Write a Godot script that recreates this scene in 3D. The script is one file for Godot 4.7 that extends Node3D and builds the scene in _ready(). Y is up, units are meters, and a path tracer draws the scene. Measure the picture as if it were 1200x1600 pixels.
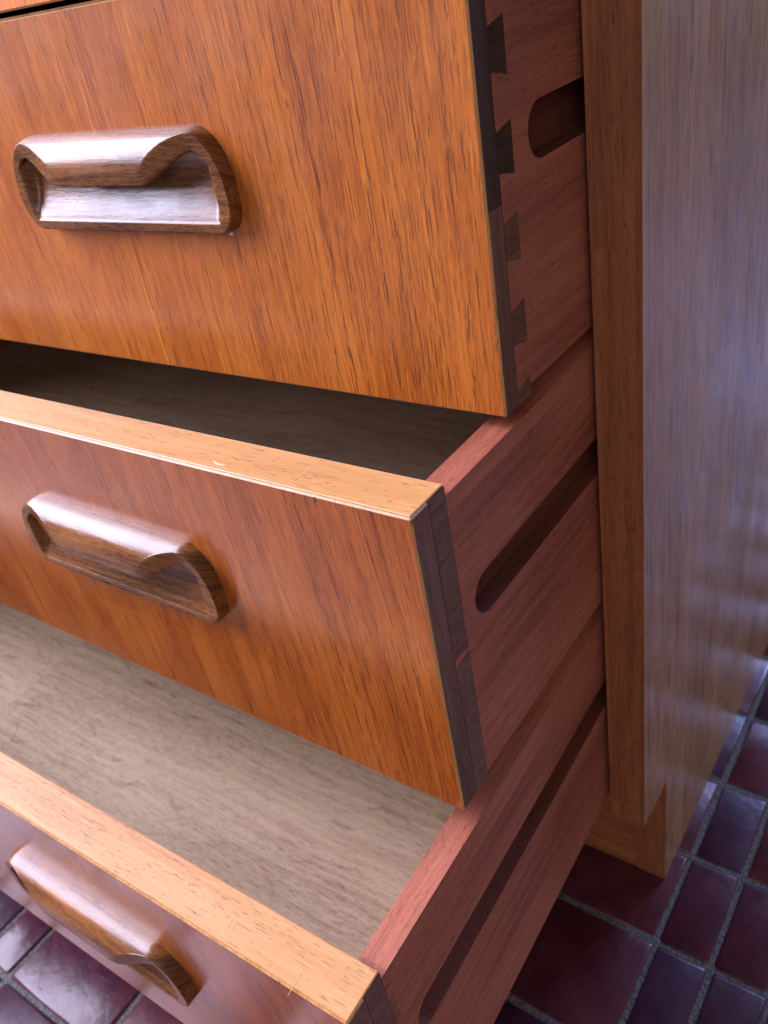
extends Node3D
# A pulled-out stack of teak drawers, seen close up. x to the right along the front, y up, z out of the front; metres.

const XR := -0.02296         # right end of the drawers
const XL := -0.7030          # left end of the drawers
const YN := 0.0982           # underside of the side panel above the toe notch
const TOE := 0.0353          # depth of the toe notch
const TF := 0.0197           # thickness of a drawer front
const TS := 0.0112           # thickness of a drawer side
const LAP := 0.0103          # thickness of the front that covers the dovetails
const DEEP := 0.40

var M := {}
var taken := {}
var rng := RandomNumberGenerator.new()


func _ready() -> void:
	rng.seed = 71
	# ---- camera
	var cam := Camera3D.new()
	cam.name = "camera"
	var gaze := Basis(Vector3(0.81303774, -0.16578976, -0.55810696), Vector3(-0.19776438, 0.8229603, -0.53256511), Vector3(0.54759372, 0.54336921, 0.63631047)).orthonormalized()
	cam.transform = Transform3D(gaze, Vector3(0.11394, 0.53786, 0.3011))
	cam.fov = 61.165
	cam.near = 0.02
	cam.far = 60.0
	var lens := CameraAttributesPhysical.new()
	lens.frustum_focal_length = 20.31
	lens.frustum_focus_distance = 0.30
	lens.frustum_near = 0.02
	lens.frustum_far = 60.0
	lens.exposure_aperture = 11.0
	cam.attributes = lens
	add_child(cam)
	# ---- light: two windows of the room, an added front fill, and the dim rest
	var air := Environment.new()
	air.background_mode = Environment.BG_COLOR
	air.background_color = Color(0.50, 0.475, 0.465)
	air.background_energy_multiplier = 1.0
	air.tonemap_mode = Environment.TONE_MAPPER_LINEAR
	air.tonemap_exposure = 1.0
	air.sdfgi_enabled = true
	air.ssao_enabled = true
	air.ssil_enabled = true
	var we := WorldEnvironment.new()
	we.name = "environment"
	we.environment = air
	add_child(we)
	soft_area_light("left_window_light", Vector3(-2.15, 2.0, 0.85), Vector3(-0.15, 0.35, 0.12), Vector2(2.0, 2.4), 31.0, Color(0.88, 0.88, 1.0))
	soft_area_light("rear_window_light", Vector3(0.62, 1.15, -2.6), Vector3(0.05, 0.2, -0.1), Vector2(0.8, 0.6), 9.0, Color(0.64, 0.72, 1.0))
	soft_area_light("front_fill_light", Vector3(1.0, 1.25, 2.1), Vector3(0.0, 0.3, 0.0), Vector2(1.6, 1.4), 2.1, Color(0.94, 0.94, 1.0))  # unseen fill lamp, no window here; added to brighten side faces and front edges
	# ---- the place and the things
	materials()
	build_floor()
	build_chest()
	build_drawers()


func soft_area_light(called: String, at: Vector3, to: Vector3, size: Vector2, energy: float, tint: Color) -> void:
	var l := AreaLight3D.new()
	l.name = called
	l.area_size = size
	l.light_energy = energy
	l.light_color = tint
	l.shadow_enabled = true
	add_child(l)
	l.look_at_from_position(at, to, Vector3.UP)


# ------------------------------------------------------------------ textures
func streaks(w: int, h: int, cell_w: float, cell_h: float, sd: int) -> PackedByteArray:
	var n := FastNoiseLite.new()
	n.noise_type = FastNoiseLite.TYPE_SIMPLEX
	n.seed = sd
	n.frequency = 0.42
	n.fractal_type = FastNoiseLite.FRACTAL_NONE
	var im := n.get_image(maxi(4, int(w / cell_w)), maxi(4, int(h / cell_h)), false, false, true)
	im.resize(w, h, Image.INTERPOLATE_CUBIC)
	im.convert(Image.FORMAT_L8)
	return im.get_data()


func lut(stops: Array) -> PackedColorArray:
	var g := Gradient.new()
	var off := PackedFloat32Array()
	var col := PackedColorArray()
	for s in stops:
		off.append(s[0])
		col.append(s[1])
	g.offsets = off
	g.colors = col
	var out := PackedColorArray()
	for i in 256:
		out.append(g.sample(i / 255.0))
	return out


# Wood whose grain runs down the picture. o: stops, ring [strength, centre x, depth slope, ring width px, centre y], broad, medium, fine, fibre (strengths), warp px, pores, pore_len, pore_dark, flecks, fleck_gain
func wood(w: int, h: int, sd: int, o: Dictionary) -> Array:
	var tone := lut(o.stops)
	var broad := streaks(w, h, o.get("broad_w", 70.0), o.get("broad_h", 420.0), sd)
	var medium := streaks(w, h, 9.0, 260.0, sd + 1)
	var fine := streaks(w, h, 2.4, 70.0, sd + 2)
	var fibre := streaks(w, h, 1.2, 14.0, sd + 3)
	var bend := streaks(w, h, o.get("bend_w", 150.0), o.get("bend_h", 190.0), sd + 4)
	var wob := streaks(w, h, 40.0, 60.0, sd + 5)
	var r := RandomNumberGenerator.new()
	r.seed = sd
	var px := PackedByteArray()
	px.resize(w * h * 3)
	var hi := PackedByteArray()
	hi.resize(w * h)
	var ring: Array = o.get("ring", [0.0, 0.0, 1.0, 30.0, 0.0])
	var rs: float = ring[0]
	var rx: float = ring[1]
	var slope: float = ring[2]
	var rw: float = ring[3]
	var ry: float = ring[4]
	var kb: float = o.get("broad", 0.3) / 255.0
	var km: float = o.get("medium", 0.2) / 255.0
	var kf: float = o.get("fine", 0.2) / 255.0
	var ki: float = o.get("fibre", 0.1) / 255.0
	var warp: float = o.get("warp", 14.0) / 255.0
	var base: float = 0.5 - 127.5 * (kb + km + kf + ki)
	for y in h:
		var depth: float = maxf(0.0, (y - ry) * slope)
		var row := y * w
		for x in w:
			var i := row + x
			var sx := x + int((bend[i] - 128) * warp)
			if sx < 0:
				sx += w
			elif sx >= w:
				sx -= w
			var j := row + sx
			var t: float = base + broad[i] * kb + medium[j] * km + fine[j] * kf + fibre[j] * ki
			if rs > 0.0:
				var dx: float = sx - rx
				var q := (sqrt(dx * dx + depth * depth) + wob[i] * 0.05) / rw
				q -= floorf(q)
				t -= rs * (q * q - 0.33)
			var k := clampi(int(t * 255.0), 0, 255)
			var c := tone[k]
			px[i * 3] = int(c.r * 255.0)
			px[i * 3 + 1] = int(c.g * 255.0)
			px[i * 3 + 2] = int(c.b * 255.0)
			hi[i] = clampi(150 + int((fine[j] - 128) * 0.25 + (fibre[j] - 128) * 0.2), 0, 255)
	for pass_no in 2:
		var n: int = o.get("pores" if pass_no == 0 else "flecks", 0)
		var gain: float = o.get("pore_dark", 0.5) if pass_no == 0 else o.get("fleck_gain", 0.2)
		var long: float = o.get("pore_len", 30.0)
		for p in n:
			var cx := r.randi() % w
			var cy := r.randi() % h
			if pass_no == 0 and broad[cy * w + cx] > r.randi_range(90, 290):
				continue
			var ln := int(long * (0.25 + 1.2 * r.randf() * r.randf()))
			var d := gain * r.randf_range(0.35, 1.0)
			for s in ln:
				var yy := (cy + s) % h
				var i := yy * w + cx
				var xx := cx - int((bend[i] - bend[cy * w + cx]) * warp * 1.0)
				i = yy * w + posmod(xx, w)
				var f := d * sin(PI * (s + 1.0) / (ln + 1.0))
				for ch in 3:
					var v := px[i * 3 + ch]
					px[i * 3 + ch] = int(v * (1.0 - f)) if pass_no == 0 else mini(255, int(v * (1.0 + f)))
				hi[i] = clampi(hi[i] - int(110.0 * f) if pass_no == 0 else hi[i] + int(30.0 * f), 0, 255)
	# long rows of pores (dark) and long light threads that run the whole length of the board
	for n in int(o.get("chains", 0)) + int(o.get("lights", 0)):
		var darker: bool = n < int(o.get("chains", 0))
		var x := r.randf() * w
		if darker and r.randf() < float(o.get("chain_w", 0.0)):
			x = fposmod(-absf(r.randfn(0.0, 0.30)) * w, w)      # crowded towards the right end of the board
		var lean := r.randf_range(-0.012, 0.012)
		var y := r.randi_range(-80, 0)
		var strength := r.randf_range(0.25, 1.0)
		var fat := r.randf() < 0.22
		var start := bend[int(x) % w]
		while y < h:
			var ln := int(r.randf_range(8, 90) * (1.0 if darker else 1.8))
			var d := (float(o.get("chain_dark", 0.5)) if darker else 0.22) * strength * r.randf_range(0.35, 1.0)
			for q in ln:
				var yy := y + q
				if yy < 0 or yy >= h:
					continue
				var xx := posmod(int(x + lean * yy - (bend[yy * w + int(x) % w] - start) * warp + 0.8 * sin(yy * 0.045 + n)), w)
				var f := d * minf(1.0, 2.0 * sin(PI * (q + 1.0) / (ln + 1.0)))
				for k in (2 if fat else 1):
					var i := yy * w + (xx + k) % w
					for ch in 3:
						var v := px[i * 3 + ch]
						px[i * 3 + ch] = int(v * (1.0 - f * (0.85 if ch == 0 else 1.0))) if darker else mini(255, int(v * (1.0 + f)))
					hi[i] = clampi(hi[i] - int(120.0 * f) if darker else hi[i] + int(20.0 * f), 0, 255)
			y += ln + r.randi_range(4, 70)
	for n in int(o.get("veins", 0)):
		var vx := float(r.randi() % w)
		var vy := float(r.randi() % h)
		var drift := r.randf_range(-0.5, 0.5) * (0.2 if o.has("vein_fall") else 1.0)
		var wide := r.randf_range(2.0, 6.5)
		var ln := r.randi_range(40, 190)
		var d := r.randf_range(0.06, 0.22) * float(o.get("vein_gain", 1.0))
		for q in ln:
			if r.randf() < 0.05:
				drift = r.randf_range(-0.6, 0.6) * (0.2 if o.has("vein_fall") else 1.0)
			if r.randf() < 0.015:
				drift = r.randf_range(-1.8, 1.8) * (0.15 if o.has("vein_fall") else 1.0)
			vx += drift
			vy += 1.0
			var g := wide * (0.5 + 0.8 * sin(PI * q / ln))
			for k in range(-9, 10):
				var f := d * exp(-k * k / (g * g)) * sin(PI * q / ln)
				if f > 0.02:
					var i := posmod(int(vy), h) * w + posmod(int(vx) + k, w)
					for ch in 3:
						px[i * 3 + ch] = int(px[i * 3 + ch] * (1.0 - f * (0.75 if ch == 0 else 1.05)))
	return [px, hi, w, h]


func tex(d: Array) -> ImageTexture:
	return ImageTexture.create_from_image(Image.create_from_data(d[2], d[3], false, Image.FORMAT_RGB8, d[0]))


func grey_tex(d: Array) -> ImageTexture:
	return ImageTexture.create_from_image(Image.create_from_data(d[2], d[3], false, Image.FORMAT_L8, d[1]))


# size: metres that the picture spans (across, along the grain)
func wood_material(d: Array, size: Vector2, rough: float, relief: float, gloss := 0.5, tint := Color.WHITE) -> StandardMaterial3D:
	var m := StandardMaterial3D.new()
	m.albedo_texture = tex(d)
	m.albedo_color = tint
	m.roughness = rough
	m.metallic_specular = gloss
	m.uv1_scale = Vector3(1.0 / size.x, 1.0 / size.y, 1.0)
	if relief > 0.0:
		m.heightmap_enabled = true
		m.heightmap_texture = grey_tex(d)
		m.heightmap_scale = relief
	return m


func variant(m: StandardMaterial3D, tint: Color, rough: float) -> StandardMaterial3D:
	var v: StandardMaterial3D = m.duplicate()
	v.albedo_color = tint
	v.roughness = rough
	return v


func rgb(r: int, g: int, b: int) -> Color:
	return Color(r / 255.0, g / 255.0, b / 255.0)


func materials() -> void:
	# uneven polish, shared by the finished woods and the tiles
	var sn := FastNoiseLite.new()
	sn.seed = 21
	sn.frequency = 0.011
	sn.fractal_octaves = 3
	sn.domain_warp_enabled = true
	sn.domain_warp_amplitude = 40.0
	var sim := sn.get_image(512, 512, false, false, true)
	sim.convert(Image.FORMAT_L8)
	var sb := sim.get_data()
	for i in sb.size():
		sb[i] = 165 + int(sb[i] * 90 / 255.0)
	var smudge := ImageTexture.create_from_image(Image.create_from_data(512, 512, false, Image.FORMAT_L8, sb))
	# drawer fronts: teak veneer, grain upright (0.32 m x 0.16 m)
	var teak := [[0.0, rgb(106, 46, 10)], [0.3, rgb(152, 76, 21)], [0.6, rgb(184, 103, 34)], [1.0, rgb(214, 138, 58)]]
	var a := wood(1280, 800, 11, {"stops": teak, "ring": [0.07, 400.0, 0.16, 38.0, -420.0], "broad": 0.20, "broad_w": 46.0, "broad_h": 800.0, "medium": 0.12, "fine": 0.10, "fibre": 0.09, "warp": 8.0, "bend_w": 400.0, "bend_h": 800.0, "pores": 2500, "pore_len": 40.0, "pore_dark": 0.4, "flecks": 2500, "fleck_gain": 0.16, "chains": 330, "chain_dark": 0.52, "lights": 180, "chain_w": 0.55})
	M.face_a = wood_material(a, Vector2(0.32, 0.20), 0.42, 0.004)
	var b := wood(1280, 800, 37, {"stops": teak, "ring": [0.10, 560.0, 0.20, 44.0, -380.0], "broad": 0.20, "broad_w": 60.0, "broad_h": 800.0, "medium": 0.11, "fine": 0.10, "fibre": 0.09, "warp": 10.0, "bend_w": 400.0, "bend_h": 600.0, "pores": 2500, "pore_len": 40.0, "pore_dark": 0.4, "flecks": 2000, "fleck_gain": 0.15, "chains": 280, "chain_dark": 0.58, "lights": 130, "chain_w": 0.55})
	M.face_b = wood_material(b, Vector2(0.32, 0.20), 0.32, 0.004, 0.55, Color(0.92, 0.88, 0.92))
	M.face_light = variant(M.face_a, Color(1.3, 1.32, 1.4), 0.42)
	# solid lipping on the tops of the fronts (30 mm across, 0.25 m along)
	var lip := wood(160, 1600, 53, {"stops": [[0.0, rgb(140, 90, 48)], [0.4, rgb(182, 128, 75)], [1.0, rgb(206, 158, 100)]], "ring": [0.08, 30.0, 0.05, 26.0, -500.0], "broad": 0.22, "broad_w": 40.0, "broad_h": 400.0, "medium": 0.26, "fine": 0.2, "fibre": 0.12, "warp": 8.0, "bend_w": 80.0, "bend_h": 500.0, "pores": 1500, "pore_len": 30.0, "pore_dark": 0.45, "flecks": 500})
	M.lipping = wood_material(lip, Vector2(0.04, 0.40), 0.42, 0.004)
	# drawer sides: red-brown hardwood
	var red := wood(512, 1024, 71, {"stops": [[0.0, rgb(112, 57, 41)], [0.5, rgb(160, 90, 66)], [1.0, rgb(190, 116, 87)]], "broad": 0.34, "medium": 0.24, "fine": 0.2, "fibre": 0.14, "warp": 16.0, "pores": 5200, "pore_len": 14.0, "pore_dark": 0.4})
	M.side = wood_material(red, Vector2(0.128, 0.256), 0.55, 0.004, 0.45)
	# end grain of the fronts
	var dark := wood(256, 720, 83, {"stops": [[0.0, rgb(52, 36, 29)], [0.5, rgb(76, 54, 44)], [1.0, rgb(100, 74, 60)]], "broad": 0.2, "broad_h": 200.0, "medium": 0.2, "fine": 0.3, "fibre": 0.3, "warp": 6.0, "pores": 1500, "pore_len": 12.0})
	M.end_dark = wood_material(dark, Vector2(0.06, 0.17), 0.65, 0.004, 0.32, Color(0.92, 0.88, 0.86))
	M.end = wood_material(dark, Vector2(0.06, 0.17), 0.6, 0.004, 0.36, Color(1.0, 0.98, 1.0))
	# carcass side: paler veneer (0.24 m x 0.60 m)
	var pan := wood(768, 1536, 97, {"stops": [[0.0, rgb(88, 56, 34)], [0.35, rgb(152, 108, 70)], [0.7, rgb(174, 128, 86)], [1.0, rgb(192, 150, 106)]], "ring": [0.10, 420.0, 0.14, 60.0, 200.0], "broad": 0.25, "medium": 0.24, "fine": 0.14, "fibre": 0.08, "warp": 24.0, "bend_w": 200.0, "bend_h": 500.0, "pores": 1200, "pore_len": 90.0, "pore_dark": 0.5, "chains": 170, "chain_dark": 0.8, "veins": 190, "vein_fall": 1.0, "vein_gain": 1.0})
	M.panel = wood_material(pan, Vector2(0.24, 0.48), 0.36, 0.002)
	# front edge of the carcass and plinth
	M.edge = wood_material(wood(256, 1024, 101, {"stops": [[0.0, rgb(96, 50, 27)], [0.5, rgb(136, 77, 43)], [1.0, rgb(164, 100, 60)]], "broad": 0.25, "medium": 0.3, "fine": 0.26, "fibre": 0.16, "warp": 10.0, "pores": 1500, "pore_len": 24.0, "pore_dark": 0.4}), Vector2(0.08, 0.32), 0.5, 0.004)
	# drawer bottoms: pale ply
	var ply := wood(640, 1680, 113, {"stops": [[0.0, rgb(122, 93, 71)], [0.3, rgb(168, 139, 109)], [0.6, rgb(190, 162, 130)], [1.0, rgb(204, 180, 149)]], "ring": [0.06, 240.0, 0.12, 60.0, -300.0], "broad": 0.2, "medium": 0.22, "fine": 0.22, "fibre": 0.18, "warp": 14.0, "bend_w": 120.0, "bend_h": 200.0, "pores": 11000, "pore_len": 34.0, "pore_dark": 0.4, "veins": 60, "vein_gain": 1.0})
	M.ply = wood_material(ply, Vector2(0.16, 0.42), 0.6, 0.003, 0.4)
	# handles: dark solid wood
	var hand := wood(256, 640, 127, {"stops": [[0.0, rgb(52, 28, 12)], [0.45, rgb(112, 67, 33)], [1.0, rgb(166, 110, 60)]], "broad": 0.3, "medium": 0.26, "fine": 0.28, "fibre": 0.24, "warp": 10.0, "bend_h": 200.0, "pores": 2600, "pore_len": 16.0, "pore_dark": 0.55})
	M.handle = wood_material(hand, Vector2(0.06, 0.15), 0.29, 0.008, 0.5)
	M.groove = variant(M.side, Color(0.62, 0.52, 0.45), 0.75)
	M.end_faint = variant(M.end, Color(1.45, 1.34, 1.24), 0.55)
	M.end_stained = variant(M.end, Color(1.42, 1.38, 1.42), 0.5)
	for f in [M.face_a, M.face_b]:
		f.clearcoat_enabled = true
		f.clearcoat = 0.25 if f == M.face_a else 1.0
		f.clearcoat_roughness = 0.2
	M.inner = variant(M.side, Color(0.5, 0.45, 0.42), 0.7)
	# flecks
	for f in [M.face_a, M.face_b, M.face_light, M.lipping, M.panel, M.handle, M.side]:
		f.roughness_texture = smudge
		f.roughness *= 1.18
	M.white_fleck = plain(rgb(232, 226, 216), 0.6)
	M.green_fleck = plain(rgb(40, 74, 46), 0.6)
	M.scratch = plain(rgb(226, 190, 150), 0.6)
	M.scuff = plain(rgb(126, 104, 100), 0.7)
	# floor
	var leather := FastNoiseLite.new()
	leather.seed = 5
	leather.noise_type = FastNoiseLite.TYPE_SIMPLEX
	leather.frequency = 0.03
	leather.fractal_octaves = 5
	leather.fractal_gain = 0.55
	leather.domain_warp_enabled = true
	leather.domain_warp_amplitude = 26.0
	leather.domain_warp_frequency = 0.02
	var bump := leather.get_image(512, 512)
	var bump_tex := ImageTexture.create_from_image(bump)
	var mottle := FastNoiseLite.new()
	mottle.seed = 9
	mottle.frequency = 0.012
	mottle.fractal_octaves = 6
	var mt := NoiseTexture2D.new()
	mt.width = 512
	mt.height = 512
	mt.noise = mottle
	var mg := Gradient.new()
	mg.offsets = PackedFloat32Array([0.0, 0.5, 1.0])
	mg.colors = PackedColorArray([rgb(178, 168, 182), rgb(212, 203, 210), rgb(244, 230, 226)])
	mt.color_ramp = mg
	M.tiles = []
	for c in [rgb(84, 40, 54), rgb(94, 43, 52), rgb(72, 40, 62), rgb(88, 38, 46), rgb(70, 38, 56), rgb(98, 48, 56)]:
		var t := StandardMaterial3D.new()
		t.albedo_color = c
		t.albedo_texture = mt
		t.roughness = 0.34 + 0.02 * M.tiles.size()
		t.roughness_texture = smudge
		t.metallic_specular = 0.43
		t.uv1_scale = Vector3(6.0, 6.0, 1.0)
		t.heightmap_enabled = true
		t.heightmap_texture = bump_tex
		t.heightmap_scale = 0.011
		M.tiles.append(t)
	var grit := FastNoiseLite.new()
	grit.seed = 3
	grit.frequency = 0.09
	grit.fractal_octaves = 4
	var gi := grit.get_image(512, 512)
	var gt := NoiseTexture2D.new()
	gt.width = 512
	gt.height = 512
	gt.noise = grit
	var gg := Gradient.new()
	gg.offsets = PackedFloat32Array([0.0, 0.5, 1.0])
	gg.colors = PackedColorArray([rgb(44, 41, 42), rgb(84, 79, 78), rgb(116, 110, 107)])
	gt.color_ramp = gg
	var mo := StandardMaterial3D.new()
	mo.albedo_texture = gt
	mo.roughness = 0.9
	mo.uv1_scale = Vector3(7.0, 7.0, 1.0)
	mo.heightmap_enabled = true
	mo.heightmap_texture = ImageTexture.create_from_image(gi)
	mo.heightmap_scale = 0.08
	M.mortar = mo


func plain(c: Color, rough: float) -> StandardMaterial3D:
	var m := StandardMaterial3D.new()
	m.albedo_color = c
	m.roughness = rough
	return m


# ------------------------------------------------------------------ mesh helpers
# Collects flat faces by material; grain (0 x, 1 y, 2 z) is the axis that v runs along.
class Mesher:
	var st := {}
	var order := []

	func tool_for(m: Material) -> SurfaceTool:
		if not st.has(m):
			var s := SurfaceTool.new()
			s.begin(Mesh.PRIMITIVE_TRIANGLES)
			st[m] = s
			order.append(m)
		return st[m]

	func uv(p: Vector3, n: Vector3, grain: int, shift: Vector2, tilt: float) -> Vector2:
		var a := 0
		if absf(n.y) > absf(n.x) and absf(n.y) >= absf(n.z):
			a = 1
		elif absf(n.z) > absf(n.x):
			a = 2
		var v := p[grain]
		var u := 0.0
		if a == grain:
			v = p[(grain + 1) % 3]
			u = p[(grain + 2) % 3]
		else:
			u = p[3 - a - grain]
		return Vector2(u + v * tilt, -v + u * tilt) + shift

	func tri(m: Material, a: Vector3, b: Vector3, c: Vector3, n: Vector3, grain: int, shift := Vector2.ZERO, tilt := 0.0) -> void:
		var s := tool_for(m)
		var pts := [a, b, c]
		if (b - a).cross(c - a).dot(n) > 0.0:
			pts = [a, c, b]
		for p in pts:
			s.set_normal(n)
			s.set_uv(uv(p, n, grain, shift, tilt))
			s.add_vertex(p)

	func quad(m: Material, a: Vector3, b: Vector3, c: Vector3, d: Vector3, n: Vector3, grain: int, shift := Vector2.ZERO, tilt := 0.0) -> void:
		tri(m, a, b, c, n, grain, shift, tilt)
		tri(m, a, c, d, n, grain, shift, tilt)

	# polygon in the plane across axis ax (points as Vector2 of the next two axes in the order y,z / z,x / x,y), from lo to hi along ax
	func prism(m: Material, pts: PackedVector2Array, ax: int, lo: float, hi: float, grain: int, wall: Material = null, caps := 3, shift := Vector2.ZERO, inset := 0.0, other: Material = null, other_in := Rect2()) -> void:
		if Geometry2D.is_polygon_clockwise(pts):
			pts.reverse()
		var tris := Geometry2D.triangulate_polygon(pts)
		var at := func(p: Vector2, h: float) -> Vector3:
			var v := Vector3.ZERO
			v[ax] = h
			v[(ax + 1) % 3] = p.x
			v[(ax + 2) % 3] = p.y
			return v
		var up := Vector3.ZERO
		up[ax] = 1.0
		var top := pts
		if inset > 0.0:
			var offs := Geometry2D.offset_polygon(pts, -inset)
			if offs.size() == 1 and offs[0].size() == pts.size():
				# keep the same start
				var o: PackedVector2Array = offs[0]
				var best := 0
				for i in o.size():
					if o[i].distance_to(pts[0]) < o[best].distance_to(pts[0]):
						best = i
				top = PackedVector2Array()
				for i in o.size():
					top.append(o[(best + i) % o.size()])
			else:
				inset = 0.0
		for i in range(0, tris.size(), 3):
			if caps & 1:
				tri(m, at.call(top[tris[i]], hi), at.call(top[tris[i + 1]], hi), at.call(top[tris[i + 2]], hi), up, grain, shift)
			if caps & 2:
				tri(m, at.call(pts[tris[i]], lo), at.call(pts[tris[i + 1]], lo), at.call(pts[tris[i + 2]], lo), -up, grain, shift)
		for i in pts.size():
			var p := pts[i]
			var q := pts[(i + 1) % pts.size()]
			var e := (q - p).normalized()
			var n2 := Vector2(e.y, -e.x)
			var n: Vector3 = at.call(n2, 0.0)
			var wm: Material = other if other and other_in.has_point(0.5 * (p + q)) else wall if wall else m
			quad(wm, at.call(p, lo), at.call(q, lo), at.call(q, hi - inset), at.call(p, hi - inset), n, grain, shift)
			if inset > 0.0:
				quad(wm, at.call(p, hi - inset), at.call(q, hi - inset), at.call(top[(i + 1) % pts.size()], hi), at.call(top[i], hi), (n + up).normalized(), grain, shift)

	# box with chamfered edges; mats: six materials for -x +x -y +y -z +z; edge: material of the chamfers
	func box(lo: Vector3, hi: Vector3, c: float, mats: Array, edge: Material, grain: int, shift := Vector2.ZERO, tilt := 0.0) -> void:
		for ax in 3:
			for sg in 2:
				var n := Vector3.ZERO
				n[ax] = 1.0 if sg == 1 else -1.0
				var b := (ax + 1) % 3
				var d := (ax + 2) % 3
				var q := []
				for k in [[0, 0], [1, 0], [1, 1], [0, 1]]:
					var p := Vector3.ZERO
					p[ax] = hi[ax] if sg == 1 else lo[ax]
					p[b] = hi[b] - c if k[0] == 1 else lo[b] + c
					p[d] = hi[d] - c if k[1] == 1 else lo[d] + c
					q.append(p)
				if mats[ax * 2 + sg]:
					quad(mats[ax * 2 + sg], q[0], q[1], q[2], q[3], n, grain, shift, tilt)
		if c <= 0.0:
			return
		for ax in 3:   # chamfers run along ax
			var b := (ax + 1) % 3
			var d := (ax + 2) % 3
			for sb in [0, 1]:
				for sd in [0, 1]:
					var n := Vector3.ZERO
					n[b] = 1.0 if sb == 1 else -1.0
					n[d] = 1.0 if sd == 1 else -1.0
					n = n.normalized()
					var q := []
					for k in [[0, 0], [1, 0], [1, 1], [0, 1]]:
						var p := Vector3.ZERO
						p[ax] = hi[ax] - c if k[0] == 1 else lo[ax] + c
						var ob := c if k[1] == 1 else 0.0
						var od := 0.0 if k[1] == 1 else c
						p[b] = hi[b] - ob if sb == 1 else lo[b] + ob
						p[d] = hi[d] - od if sd == 1 else lo[d] + od
						q.append(p)
					quad(edge, q[0], q[1], q[2], q[3], n, grain, shift, tilt)
		for k in 8:
			var s := Vector3(1.0 if k & 1 else -1.0, 1.0 if k & 2 else -1.0, 1.0 if k & 4 else -1.0)
			var corner := Vector3(hi.x if k & 1 else lo.x, hi.y if k & 2 else lo.y, hi.z if k & 4 else lo.z)
			tri(edge, corner - Vector3(0, s.y, s.z) * c, corner - Vector3(s.x, 0, s.z) * c, corner - Vector3(s.x, s.y, 0) * c, s.normalized(), grain, shift)

	func mesh() -> ArrayMesh:
		var am: ArrayMesh = null
		for m in order:
			var s: SurfaceTool = st[m]
			s.set_material(m)
			am = s.commit(am) if am else s.commit()
		return am


func six(m: Material) -> Array:
	return [m, m, m, m, m, m]


func part(called: String, mesh: Mesh, parent: Node) -> MeshInstance3D:
	var o := MeshInstance3D.new()
	o.name = called
	o.mesh = mesh
	parent.add_child(o, true)
	return o


func thing(called: String, label: String, category: String, at := Vector3.ZERO, group := "") -> Node3D:
	var o := Node3D.new()
	o.name = called
	if taken.has(called):
		o.name = "%s_%03d" % [called, taken[called]]
	taken[called] = taken.get(called, 0) + 1
	o.position = at
	o.set_meta("label", label)
	o.set_meta("category", category)
	if group:
		o.set_meta("group", group)
	add_child(o)
	return o


# ------------------------------------------------------------------ floor
func tile_mesh(w: float, d: float, sd: int, mat: Material) -> ArrayMesh:
	var r := RandomNumberGenerator.new()
	r.seed = sd
	var st := SurfaceTool.new()
	st.begin(Mesh.PRIMITIVE_TRIANGLES)
	st.set_material(mat)
	var shift := Vector2(r.randf(), r.randf())
	var nx := 6
	var nz := 6
	var cut := 0.0016
	var xs := [-0.5 * w, -0.5 * w + 0.0005, -0.5 * w + cut * 1.3, 0.0, 0.5 * w - cut * 1.3, 0.5 * w - 0.0005, 0.5 * w]
	var zs := [-0.5 * d, -0.5 * d + 0.0005, -0.5 * d + cut * 1.3, 0.0, 0.5 * d - cut * 1.3, 0.5 * d - 0.0005, 0.5 * d]
	var drop := [0.005, 0.0006, 0.0001, 0.0, 0.0001, 0.0006, 0.005]
	var tx := r.randf_range(-0.004, 0.004)
	var tz := r.randf_range(-0.004, 0.004)
	for iz in nz + 1:
		for ix in nx + 1:
			var p := Vector3(xs[ix], -maxf(drop[ix], drop[iz]), zs[iz])
			var ex := 1.0 if ix == 0 or ix == 1 or ix == nx or ix == nx - 1 else 0.0
			p.x += r.randf_range(-0.0005, 0.0005) * ex
			p.z += r.randf_range(-0.0005, 0.0005)
			# pull the corners in
			if (ix <= 1 or ix >= nx - 1) and (iz <= 1 or iz >= nz - 1):
				p.x -= signf(p.x) * 0.0006
				p.z -= signf(p.z) * 0.0006
			p.y += p.x * tx + p.z * tz + r.randf_range(-0.0002, 0.0002)
			st.set_smooth_group(0)
			st.set_uv(Vector2(p.x, p.z) + shift)
			st.add_vertex(p)
	for iz in nz:
		for ix in nx:
			var a := iz * (nx + 1) + ix
			var b := a + 1
			var c := a + nx + 1
			var e := c + 1
			for k in [a, b, e, a, e, c]:
				st.add_index(k)
	st.generate_normals()
	return st.commit()


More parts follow.
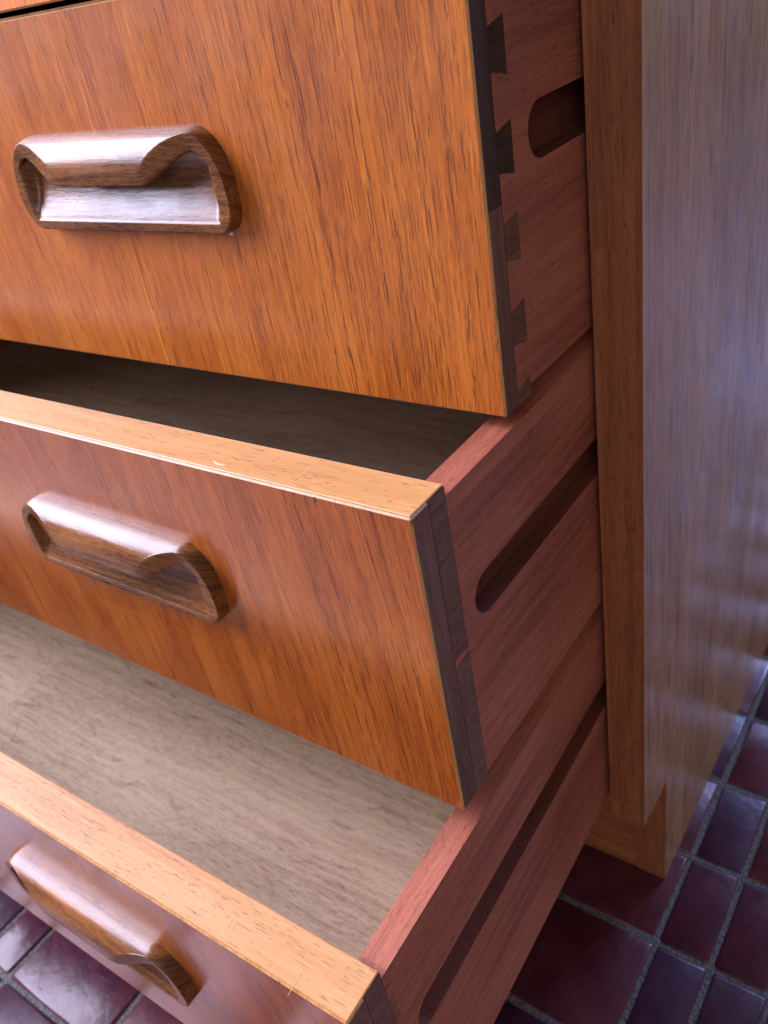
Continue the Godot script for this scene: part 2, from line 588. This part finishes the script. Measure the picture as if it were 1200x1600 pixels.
func build_floor() -> void:
	var fl := Node3D.new()
	fl.name = "floor"
	fl.set_meta("kind", "structure")
	add_child(fl)
	var bed := Mesher.new()
	bed.box(Vector3(-4, -0.05, -4), Vector3(4, -0.0012, 4), 0.0, six(M.mortar), M.mortar, 2)
	part("mortar_bed", bed.mesh(), fl)
	var cols := [-0.388, -0.355, -0.261, -0.162, -0.123, -0.084, 0.0095, 0.0430, 0.0765]
	# the pattern goes on: two narrow, one broad
	var steps := [0.094, 0.0345, 0.0345]
	var k := 0
	while cols[-1] < 1.2:
		cols.append(cols[-1] + steps[k % 3])
		k += 1
	k = 0
	while cols[0] > -1.4:
		cols.push_front(cols[0] - steps[(k + 2) % 3])
		k += 1
	var rows := [-0.127, -0.0600, 0.0075, 0.0825, 0.160, 0.238]
	while rows[-1] < 0.9:
		rows.append(rows[-1] + 0.072)
	while rows[0] > -1.6:
		rows.push_front(rows[0] - 0.069)
	var cells := []
	var eye := Vector3(-0.05, 0, 0.05)
	for i in cols.size() - 1:
		for j in rows.size() - 1:
			var c := Vector3(0.5 * (cols[i] + cols[i + 1]), 0, 0.5 * (rows[j] + rows[j + 1]))
			cells.append([c.distance_to(eye), c, cols[i + 1] - cols[i], rows[j + 1] - rows[j]])
	cells.sort_custom(func(a, b): return a[0] < b[0])
	var store := {}
	var rest := {}
	var joint := 0.0031
	for n in cells.size():
		var cell: Array = cells[n]
		var broad: bool = cell[2] > 0.06
		var mi := rng.randi() % 6
		var key := "%s%d" % ["b" if broad else "n", mi]
		var w0 := 0.0895 if broad else 0.0292
		var d0 := 0.0655
		if not store.has(key):
			store[key] = tile_mesh(w0, d0, 100 + store.size(), M.tiles[mi])
		var sc := Vector3((cell[2] - joint) / w0, 1.0, (cell[3] - joint) / d0)
		var xf := Transform3D(Basis.from_euler(Vector3(0, rng.randf_range(-0.012, 0.012), 0)).scaled(sc), cell[1] + Vector3(rng.randf_range(-0.0007, 0.0007), rng.randf_range(-0.0006, 0.0004), rng.randf_range(-0.0007, 0.0007)))
		if n < 296:
			var o := part("tile", store[key], fl)
			o.transform = xf
		else:
			if not rest.has(mi):
				rest[mi] = SurfaceTool.new()
				rest[mi].begin(Mesh.PRIMITIVE_TRIANGLES)
				rest[mi].set_material(M.tiles[mi])
			rest[mi].append_from(store[key], 0, xf)
	var far: ArrayMesh = null
	for mi in rest:
		far = rest[mi].commit(far) if far else rest[mi].commit()
	var fo := part("outer_tiles", far, fl)
	fo.set_meta("kind", "stuff")


# ------------------------------------------------------------------ carcass
func build_chest() -> void:
	var ch := thing("chest_of_drawers", "teak chest of drawers with pale veneered side panel and notched plinth on dark red tiles", "chest of drawers")
	var top := 0.700
	var s := Mesher.new()
	# side with its toe notch: (y, z) outline
	var outline := PackedVector2Array([Vector2(0, -0.42), Vector2(top, -0.42), Vector2(top, 0), Vector2(YN, 0), Vector2(YN, -TOE), Vector2(0, -TOE)])
	s.prism(M.panel, outline, 0, -0.0180, 0.0, 1, M.edge, 3, Vector2(0.02, 0.11), 0.0007)
	s.box(Vector3(-0.0200, YN, -0.42), Vector3(-0.0180, top, 0.0), 0.0, six(M.edge), M.edge, 1)
	part("side_panel", s.mesh(), ch)
	var l := Mesher.new()
	l.prism(M.panel, outline, 0, XL - 0.023, XL - 0.003, 1, M.edge)
	part("side_panel", l.mesh(), ch)
	var p := Mesher.new()
	p.box(Vector3(XL - 0.0025, 0.0, -TOE - 0.018), Vector3(-0.0183, YN - 0.002, -TOE - 0.0003), 0.0004, six(M.edge), M.edge, 0, Vector2(0.03, 0.05))
	part("plinth_board", p.mesh(), ch)
	var t := Mesher.new()
	t.box(Vector3(XL - 0.030, top + 0.0005, -0.43), Vector3(0.007, top + 0.0205, 0.008), 0.001, six(M.panel), M.edge, 0)
	part("top_board", t.mesh(), ch)
	var b := Mesher.new()
	b.box(Vector3(XL - 0.0025, 0.0970 - 0.018, -0.414), Vector3(-0.0203, 0.0970 - 0.001, -TOE - 0.0005), 0.0, six(M.edge), M.edge, 0)
	part("bottom_board", b.mesh(), ch)
	var k := Mesher.new()
	k.box(Vector3(XL - 0.0025, 0.098, -0.4199), Vector3(-0.0203, top, -0.4150), 0.0, six(M.inner), M.inner, 0)
	part("back_board", k.mesh(), ch)
	for y in [0.4788, 0.3370, 0.1895]:
		for side in 2:
			var r := Mesher.new()
			var x0 := -0.0270 if side == 0 else XL - 0.0027
			r.box(Vector3(x0, y - 0.0075, -0.40), Vector3(x0 + 0.0068, y + 0.0075, -0.060), 0.0, six(M.inner), M.inner, 2)
			part("drawer_runner", r.mesh(), ch)


# ------------------------------------------------------------------ drawers
# high: height of the front; out: how far its face stands out; g0, g1: groove's lower and upper edge above the bottom; ge: z of its round end; sb: step of the side above the bottom
func drawer(label: String, bottom: float, high: float, out: float, pitch: float, yaw: float, dx: float, g0: float, g1: float, ge: float, sb: float, face: Material, shift: Vector2, tilt: float, top_mat: Material, pins: Array, dark_from: float, half := 0.0060) -> Node3D:
	var o := thing("drawer", label, "drawer", Vector3(XR + dx, bottom, 0), "drawers of the teak chest")
	o.rotation = Vector3(pitch, yaw, 0)
	var wl := XL - XR
	var back := out - DEEP
	var zl := out - LAP
	var zt := out - TF
	# front board: full thickness between the sides, lapped over their ends
	var f := Mesher.new()
	var c := 0.0007
	f.box(Vector3(wl, 0, zl), Vector3(0, high, out), c, [M.end, null, M.lipping, top_mat, M.inner, face], top_mat, 1, shift, tilt)
	var split := clampf(dark_from, c, high - c)
	f.quad(M.end_faint if dark_from < 0.1 else M.end_stained, Vector3(0, c, zl + c), Vector3(0, c, out - c), Vector3(0, split, out - c), Vector3(0, split, zl + c), Vector3.RIGHT, 1, shift)
	if split < high - c:
		f.quad(M.end_dark, Vector3(0, split, zl + c), Vector3(0, split, out - c), Vector3(0, high - c, out - c), Vector3(0, high - c, zl + c), Vector3.RIGHT, 1, shift)
	part("front_board", f.mesh(), o)
	var fb := Mesher.new()
	fb.box(Vector3(wl + TS, 0, zt), Vector3(-TS, high, zl), 0.0, six(M.inner), M.inner, 1)
	# tops and bottoms of the lapped part belong to the lipping: one continuous strip laid over both
	part("core_board", fb.mesh(), o)
	var ts := Mesher.new()
	ts.box(Vector3(wl + 0.0006, high, zt), Vector3(-0.0004, high + 0.0006, out - 0.0006), 0.0004, six(top_mat), top_mat, 0, Vector2(shift.y, 0.0))
	part("lipping", ts.mesh(), o)
	# pins of the front between the tails of the side
	for i in pins.size():
		var y: float = pins[i]
		var lo_f := y - half
		var hi_f := y + half
		var lo_b := y - half - 0.002
		var hi_b := y + half + 0.002
		if i == 0:
			lo_f = 0.0002
			lo_b = 0.0002
		if i == pins.size() - 1:
			hi_f = high - 0.0002
			hi_b = high - 0.0002
		var pm := Mesher.new()
		pm.prism(M.end_dark if y > dark_from else M.end_faint if dark_from < 0.1 else M.end_stained, PackedVector2Array([Vector2(lo_f, zl), Vector2(lo_b, zt), Vector2(hi_b, zt), Vector2(hi_f, zl)]), 0, -TS, -0.0001, 2, null, 3, Vector2(y, y))
		part("dovetail_pin", pm.mesh(), o)
	# right side with tails and the stopped groove: (y, z) outline
	var gap := 0.00005
	var top_y := high - 0.0037
	var edge := PackedVector2Array()
	edge.append(Vector2(sb, back))
	edge.append(Vector2(sb, zt))
	for i in pins.size() - 1:
		var y0: float = pins[i]
		var y1: float = pins[i + 1]
		var a_b := maxf(y0 + half + 0.002, sb + 0.0002) + gap
		var b_b := minf(y1 - half - 0.002, top_y) - gap
		edge.append(Vector2(a_b, zt))
		edge.append(Vector2(minf(y0 + half, b_b) + gap, zl - gap))
		edge.append(Vector2(y1 - half - gap, zl - gap))
		edge.append(Vector2(b_b, zt))
	edge.append(Vector2(top_y, zt))
	edge.append(Vector2(top_y, back))
	var inner := edge.duplicate()
	var gm := 0.5 * (g0 + g1)
	var gr := 0.5 * (g1 - g0)
	edge.append(Vector2(g1, back))
	for k in 13:
		var an := PI * k / 12.0
		edge.append(Vector2(gm + gr * cos(an), ge - gr + gr * sin(an)))
	edge.append(Vector2(g0, back))
	var sm := Mesher.new()
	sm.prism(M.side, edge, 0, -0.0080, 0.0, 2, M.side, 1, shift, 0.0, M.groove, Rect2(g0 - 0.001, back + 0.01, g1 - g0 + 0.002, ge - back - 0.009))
	sm.prism(M.side, inner, 0, -TS, -0.0080, 2, M.side, 3, shift)
	var side_board := part("side_board", sm.mesh(), o)
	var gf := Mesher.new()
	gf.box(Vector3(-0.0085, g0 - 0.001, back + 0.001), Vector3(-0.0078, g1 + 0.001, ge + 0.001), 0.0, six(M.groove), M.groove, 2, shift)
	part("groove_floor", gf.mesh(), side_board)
	var left := Mesher.new()
	left.box(Vector3(wl, sb, back), Vector3(wl + TS, top_y, zl - 0.0002), 0.0, six(M.side), M.side, 2)
	part("side_board", left.mesh(), o)
	var bb := Mesher.new()
	bb.box(Vector3(wl + TS + 0.0002, 0.018, back), Vector3(-TS - 0.0002, top_y - 0.006, back + 0.010), 0.0, six(M.side), M.side, 0)
	part("back_board", bb.mesh(), o)
	var base := Mesher.new()
	base.box(Vector3(wl + TS - 0.003, 0.012, back + 0.0), Vector3(-TS + 0.003, 0.0155, zt + 0.003), 0.0, six(M.ply), M.ply, 0, Vector2(0.115 - out * 0.75, 0.0))
	part("base_panel", base.mesh(), o)
	for hx in [-0.165, wl + 0.165]:
		var h := part("handle", M.handle_mesh, o)
		h.position = Vector3(hx, 0.0632, out)
	return o


func smooth(a: float, b: float, x: float) -> float:
	var t := clampf((x - a) / (b - a), 0.0, 1.0)
	return t * t * (3.0 - 2.0 * t)


func handle_profile(a: float) -> PackedVector2Array:   # a: mm from the handle's end; points (y, z) in mm
	var ht := 37.5
	if a < 15.0:
		ht -= 21.0 * (1.0 - sqrt(maxf(0.0, 1.0 - pow((15.0 - a) / 15.0, 2.0))))
	var yb := 0.0
	if a < 8.0:
		yb = 10.5 * (1.0 - sqrt(maxf(0.0, 1.0 - pow((8.0 - a) / 8.0, 2.0))))
	var e := smooth(9.0, 39.0, a)
	var c := smooth(5.2, 8.4, a)
	var zr := 6.6
	var yt := maxf(lerpf(ht - 7.0, 19.5, e), minf(yb + 4.0, ht - 3.0))
	var zt := lerpf(zr, 12.6, e)
	var floor_y := minf(yb + 4.6, ht - 3.0)
	var apex_y := maxf(ht - 7.4, floor_y + 0.3)
	yt = minf(yt, apex_y)
	var span := apex_y - floor_y
	var P := PackedVector2Array()
	P.append(Vector2(yb, 0))
	P.append(Vector2(yb, zr - 1.4))
	P.append(Vector2(yb + 0.4, zr - 0.4))
	P.append(Vector2(yb + 1.3, zr))
	P.append(Vector2(lerpf(yb + 1.3, floor_y, 0.75), zr))
	P.append(Vector2(floor_y, lerpf(zr, zr - 0.5, c)))
	P.append(Vector2(floor_y + span * 0.08, lerpf(zr, zr - 1.3, c)))
	P.append(Vector2(floor_y + span * 0.28, lerpf(zr, 3.0, c)))
	P.append(Vector2(floor_y + span * 0.52, lerpf(zr, 1.3, c)))
	P.append(Vector2(floor_y + span * 0.78, lerpf(zr, 0.9, c)))
	P.append(Vector2(apex_y, lerpf(zr, 3.4, c)))
	P.append(Vector2(lerpf(apex_y, yt, 0.35), lerpf(zr, lerpf(4.8, 7.0, e), c)))
	P.append(Vector2(lerpf(apex_y, yt, 0.75), lerpf(zr, lerpf(5.8, 9.6, e), c)))
	P.append(Vector2(yt, zt - 1.3 * c))
	P.append(Vector2(yt + 0.2, zt - 0.5 * c))
	P.append(Vector2(yt + 1.0, zt))
	# the outer face is one arc along the whole length, cut off in front
	var reach := 12.7
	var ridge := ht - 18.0 * (1.0 - pow(maxf(0.0, 1.0 - pow(zt / reach, 2.5)), 0.36))
	ridge = maxf(ridge, yt + 1.2)
	P.append(Vector2(lerpf(yt + 1.0, ridge, 0.5), zt))
	for k in 10:
		var z: float = (zt - 0.05) * (1.0 - pow(k / 9.0, 1.5))
		P.append(Vector2(minf(ridge + 0.02 * k, ht) if k == 0 else maxf(ridge, ht - 18.0 * (1.0 - pow(1.0 - pow(z / reach, 2.5), 0.36))) + 0.001 * k, z))
	return P


func build_handle() -> ArrayMesh:
	var half := 63.0
	var marks := [0.0, 0.12, 0.35, 0.7, 1.2, 2.0, 3.0, 4.2, 5.0, 5.6, 6.2, 6.8, 7.4, 8.2, 9.5, 11.0, 13.0, 15.0, 18.0, 21.0, 24.0, 27.0, 30.0, 33.0, 36.0, 39.0, 44.0, 52.0, 63.0]
	var sections := []
	for a in marks:
		sections.append([a - half, handle_profile(a)])
	for i in range(marks.size() - 2, -1, -1):
		sections.append([half - marks[i], handle_profile(marks[i])])
	var st := SurfaceTool.new()
	st.begin(Mesh.PRIMITIVE_TRIANGLES)
	st.set_material(M.handle)
	var n := 0
	for s in sections:
		var raw: PackedVector2Array = s[1]
		var line := PackedVector2Array()
		for i in raw.size() - 1:
			var p0 := raw[maxi(i - 1, 0)]
			var p3 := raw[mini(i + 2, raw.size() - 1)]
			for k in 3:
				var q := raw[i].cubic_interpolate(raw[i + 1], p0, p3, k / 3.0)
				line.append(raw[i].lerp(raw[i + 1], k / 3.0).lerp(q, 0.8))
		line.append(raw[-1])
		n = line.size()
		var along := 0.0
		for i in n:
			if i:
				along += line[i].distance_to(line[i - 1])
			st.set_smooth_group(0)
			st.set_uv(Vector2(0.012 + (line[i].x * 0.9 - line[i].y * 0.5) * 0.001, 0.07 + s[0] * 0.001))
			st.add_vertex(Vector3(s[0], line[i].x, line[i].y) * 0.001)
	for i in sections.size() - 1:
		for j in n - 1:
			var a := i * n + j
			var b := a + 1
			var c := a + n
			var d := c + 1
			for k in [a, d, c, a, b, d]:
				st.add_index(k)
	st.generate_normals()
	var mesh := st.commit()
	# the two end walls
	var ends := Mesher.new()
	for sg in [0, sections.size() - 1]:
		var raw: PackedVector2Array = sections[sg][1]
		var x: float = sections[sg][0] * 0.001
		var mid := Vector3(x, 0.5 * (raw[0].x + raw[-1].x) * 0.001, 0.003)
		ends.tri(M.handle, mid, Vector3(x, raw[-1].x * 0.001, 0), Vector3(x, raw[0].x * 0.001, 0), Vector3(signf(x), 0, 0), 0)
		for i in raw.size() - 1:
			ends.tri(M.handle, mid, Vector3(x, raw[i].x * 0.001, raw[i].y * 0.001), Vector3(x, raw[i + 1].x * 0.001, raw[i + 1].y * 0.001), Vector3(signf(x), 0, 0), 0)
	var et: SurfaceTool = ends.st[M.handle]
	et.set_material(M.handle)
	return et.commit(mesh)


func build_drawers() -> void:
	M.handle_mesh = build_handle()
	var p1 := [0.0, 0.0286, 0.0578, 0.0850, 0.1132, 0.1414]
	var p2 := [0.0, 0.0280, 0.0560, 0.0840, 0.1120, 0.1390]
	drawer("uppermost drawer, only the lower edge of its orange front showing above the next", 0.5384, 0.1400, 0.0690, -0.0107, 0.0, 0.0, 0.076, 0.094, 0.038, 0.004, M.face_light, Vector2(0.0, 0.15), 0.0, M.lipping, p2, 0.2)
	var d1 := drawer("least pulled-out drawer with bright orange front and blackish dovetail pins in its end", 0.39335, 0.1426, 0.06859, -0.01068, 0.00073, 0.00018, 0.0768, 0.0948, 0.0386, 0.00404, M.face_a, Vector2(0.0, 0.0), 0.0, M.lipping, p1, 0.07)
	var d2 := drawer("middle drawer with reddish front, scratched pale top edge and scuffed grooved side", 0.2528, 0.1396, 0.13061, 0.00183, -0.00057, 0.00029, 0.0750, 0.0934, 0.1029, 0.0024, M.face_b, Vector2(0.0, 0.165), 0.05, M.lipping, [0.0, 0.1396], 0.2, 0.0675)
	var d3 := drawer("lowest drawer, pulled out farthest, pale wood bottom inside and tiles under its front", 0.0984, 0.1471, 0.21301, 0.01544, 0.01414, -0.00047, 0.0820, 0.1002, 0.1835, 0.0081, M.face_b, Vector2(0.0, 0.19), 0.08, M.lipping, [0.0, 0.1471], 0.2, 0.0712)
	# small marks of use
	var dot := SphereMesh.new()
	dot.radius = 0.0009
	dot.height = 0.0016
	dot.radial_segments = 10
	dot.rings = 6
	dot.material = M.white_fleck
	var o := part("paint_speck", dot, d1)
	o.position = Vector3(-0.1111, 0.0617, 0.0686)
	o = mark("paint_speck", M.green_fleck, d2, [Vector3(-0.0379, 0.1392, 0.13062), Vector3(-0.0382, 0.1368, 0.13062)], 0.0011, Vector3.BACK)
	mark("scratch", M.scratch, d2, [Vector3(-0.0494, 0.14022, 0.1118), Vector3(-0.0497, 0.14022, 0.1200), Vector3(-0.0499, 0.14022, 0.1262)], 0.00025, Vector3.UP)
	mark("scratch", M.scratch, d2, [Vector3(-0.0890, 0.14022, 0.1258), Vector3(-0.0860, 0.14022, 0.1271), Vector3(-0.0822, 0.14022, 0.1267)], 0.0011, Vector3.UP)
	for m in [[-0.1477, 0.2093, 0.0012, 0.0006], [-0.0767, 0.1958, 0.0020, 0.0005], [-0.0608, 0.2041, 0.0006, 0.0032], [-0.0586, 0.2052, 0.0004, 0.0024], [-0.0242, 0.2106, 0.00035, 0.0050], [-0.1660, 0.2056, 0.0014, 0.0004]]:
		mark("scratch", M.scratch, d3, [Vector3(m[0] - m[2], 0.14772, m[1] - m[3]), Vector3(m[0] + m[2], 0.14772, m[1] + m[3])], 0.00025, Vector3.UP)
	mark("dark_nick", M.groove, d3, [Vector3(-0.0300, 0.1470, 0.21302), Vector3(-0.0301, 0.1462, 0.21302)], 0.0006, Vector3.BACK)
	for m in [[0.0908, 0.1042, 0.0855, 0.1078], [0.0891, 0.1113, 0.0827, 0.1078], [0.0840, 0.1066, 0.0775, 0.1090], [0.0860, 0.1098, 0.0800, 0.1118], [0.0800, 0.1060, 0.0713, 0.1081], [0.0343, 0.1069, 0.0328, 0.1046], [0.0314, 0.1003, 0.0300, 0.0985], [0.0342, 0.1130, 0.0320, 0.1110], [0.0351, 0.0839, 0.0340, 0.0820], [0.1168, 0.1035, 0.1135, 0.1050], [0.1166, 0.1001, 0.1121, 0.0998], [0.1120, 0.0990, 0.1090, 0.1004], [0.0560, 0.1140, 0.0380, 0.1190], [0.0650, 0.1120, 0.0560, 0.1165]]:
		mark("scuff", M.scuff, d2, [Vector3(0.00005, m[0], m[1]), Vector3(0.00005, m[2], m[3])], 0.00030, Vector3.RIGHT)


# a thin line of paint or bare wood on a surface that faces n
func mark(called: String, m: Material, parent: Node, pts: Array, wide: float, n: Vector3) -> MeshInstance3D:
	var q := Mesher.new()
	for i in pts.size() - 1:
		var a: Vector3 = pts[i]
		var b: Vector3 = pts[i + 1]
		var s := (b - a).cross(n).normalized() * wide * 0.5
		var up := n * 0.00008
		var t0 := 0.35 if i == 0 else 1.0
		var t1 := 0.35 if i == pts.size() - 2 else 1.0
		q.quad(m, a - s * t0 + up, a + s * t0 + up, b + s * t1 + up, b - s * t1 + up, n, 0)
		q.quad(m, a + s * t0 + up, a + s * t0 - up, b + s * t1 - up, b + s * t1 + up, s.normalized(), 0)
		q.quad(m, a - s * t0 + up, a - s * t0 - up, b - s * t1 - up, b - s * t1 + up, -s.normalized(), 0)
	return part(called, q.mesh(), parent)
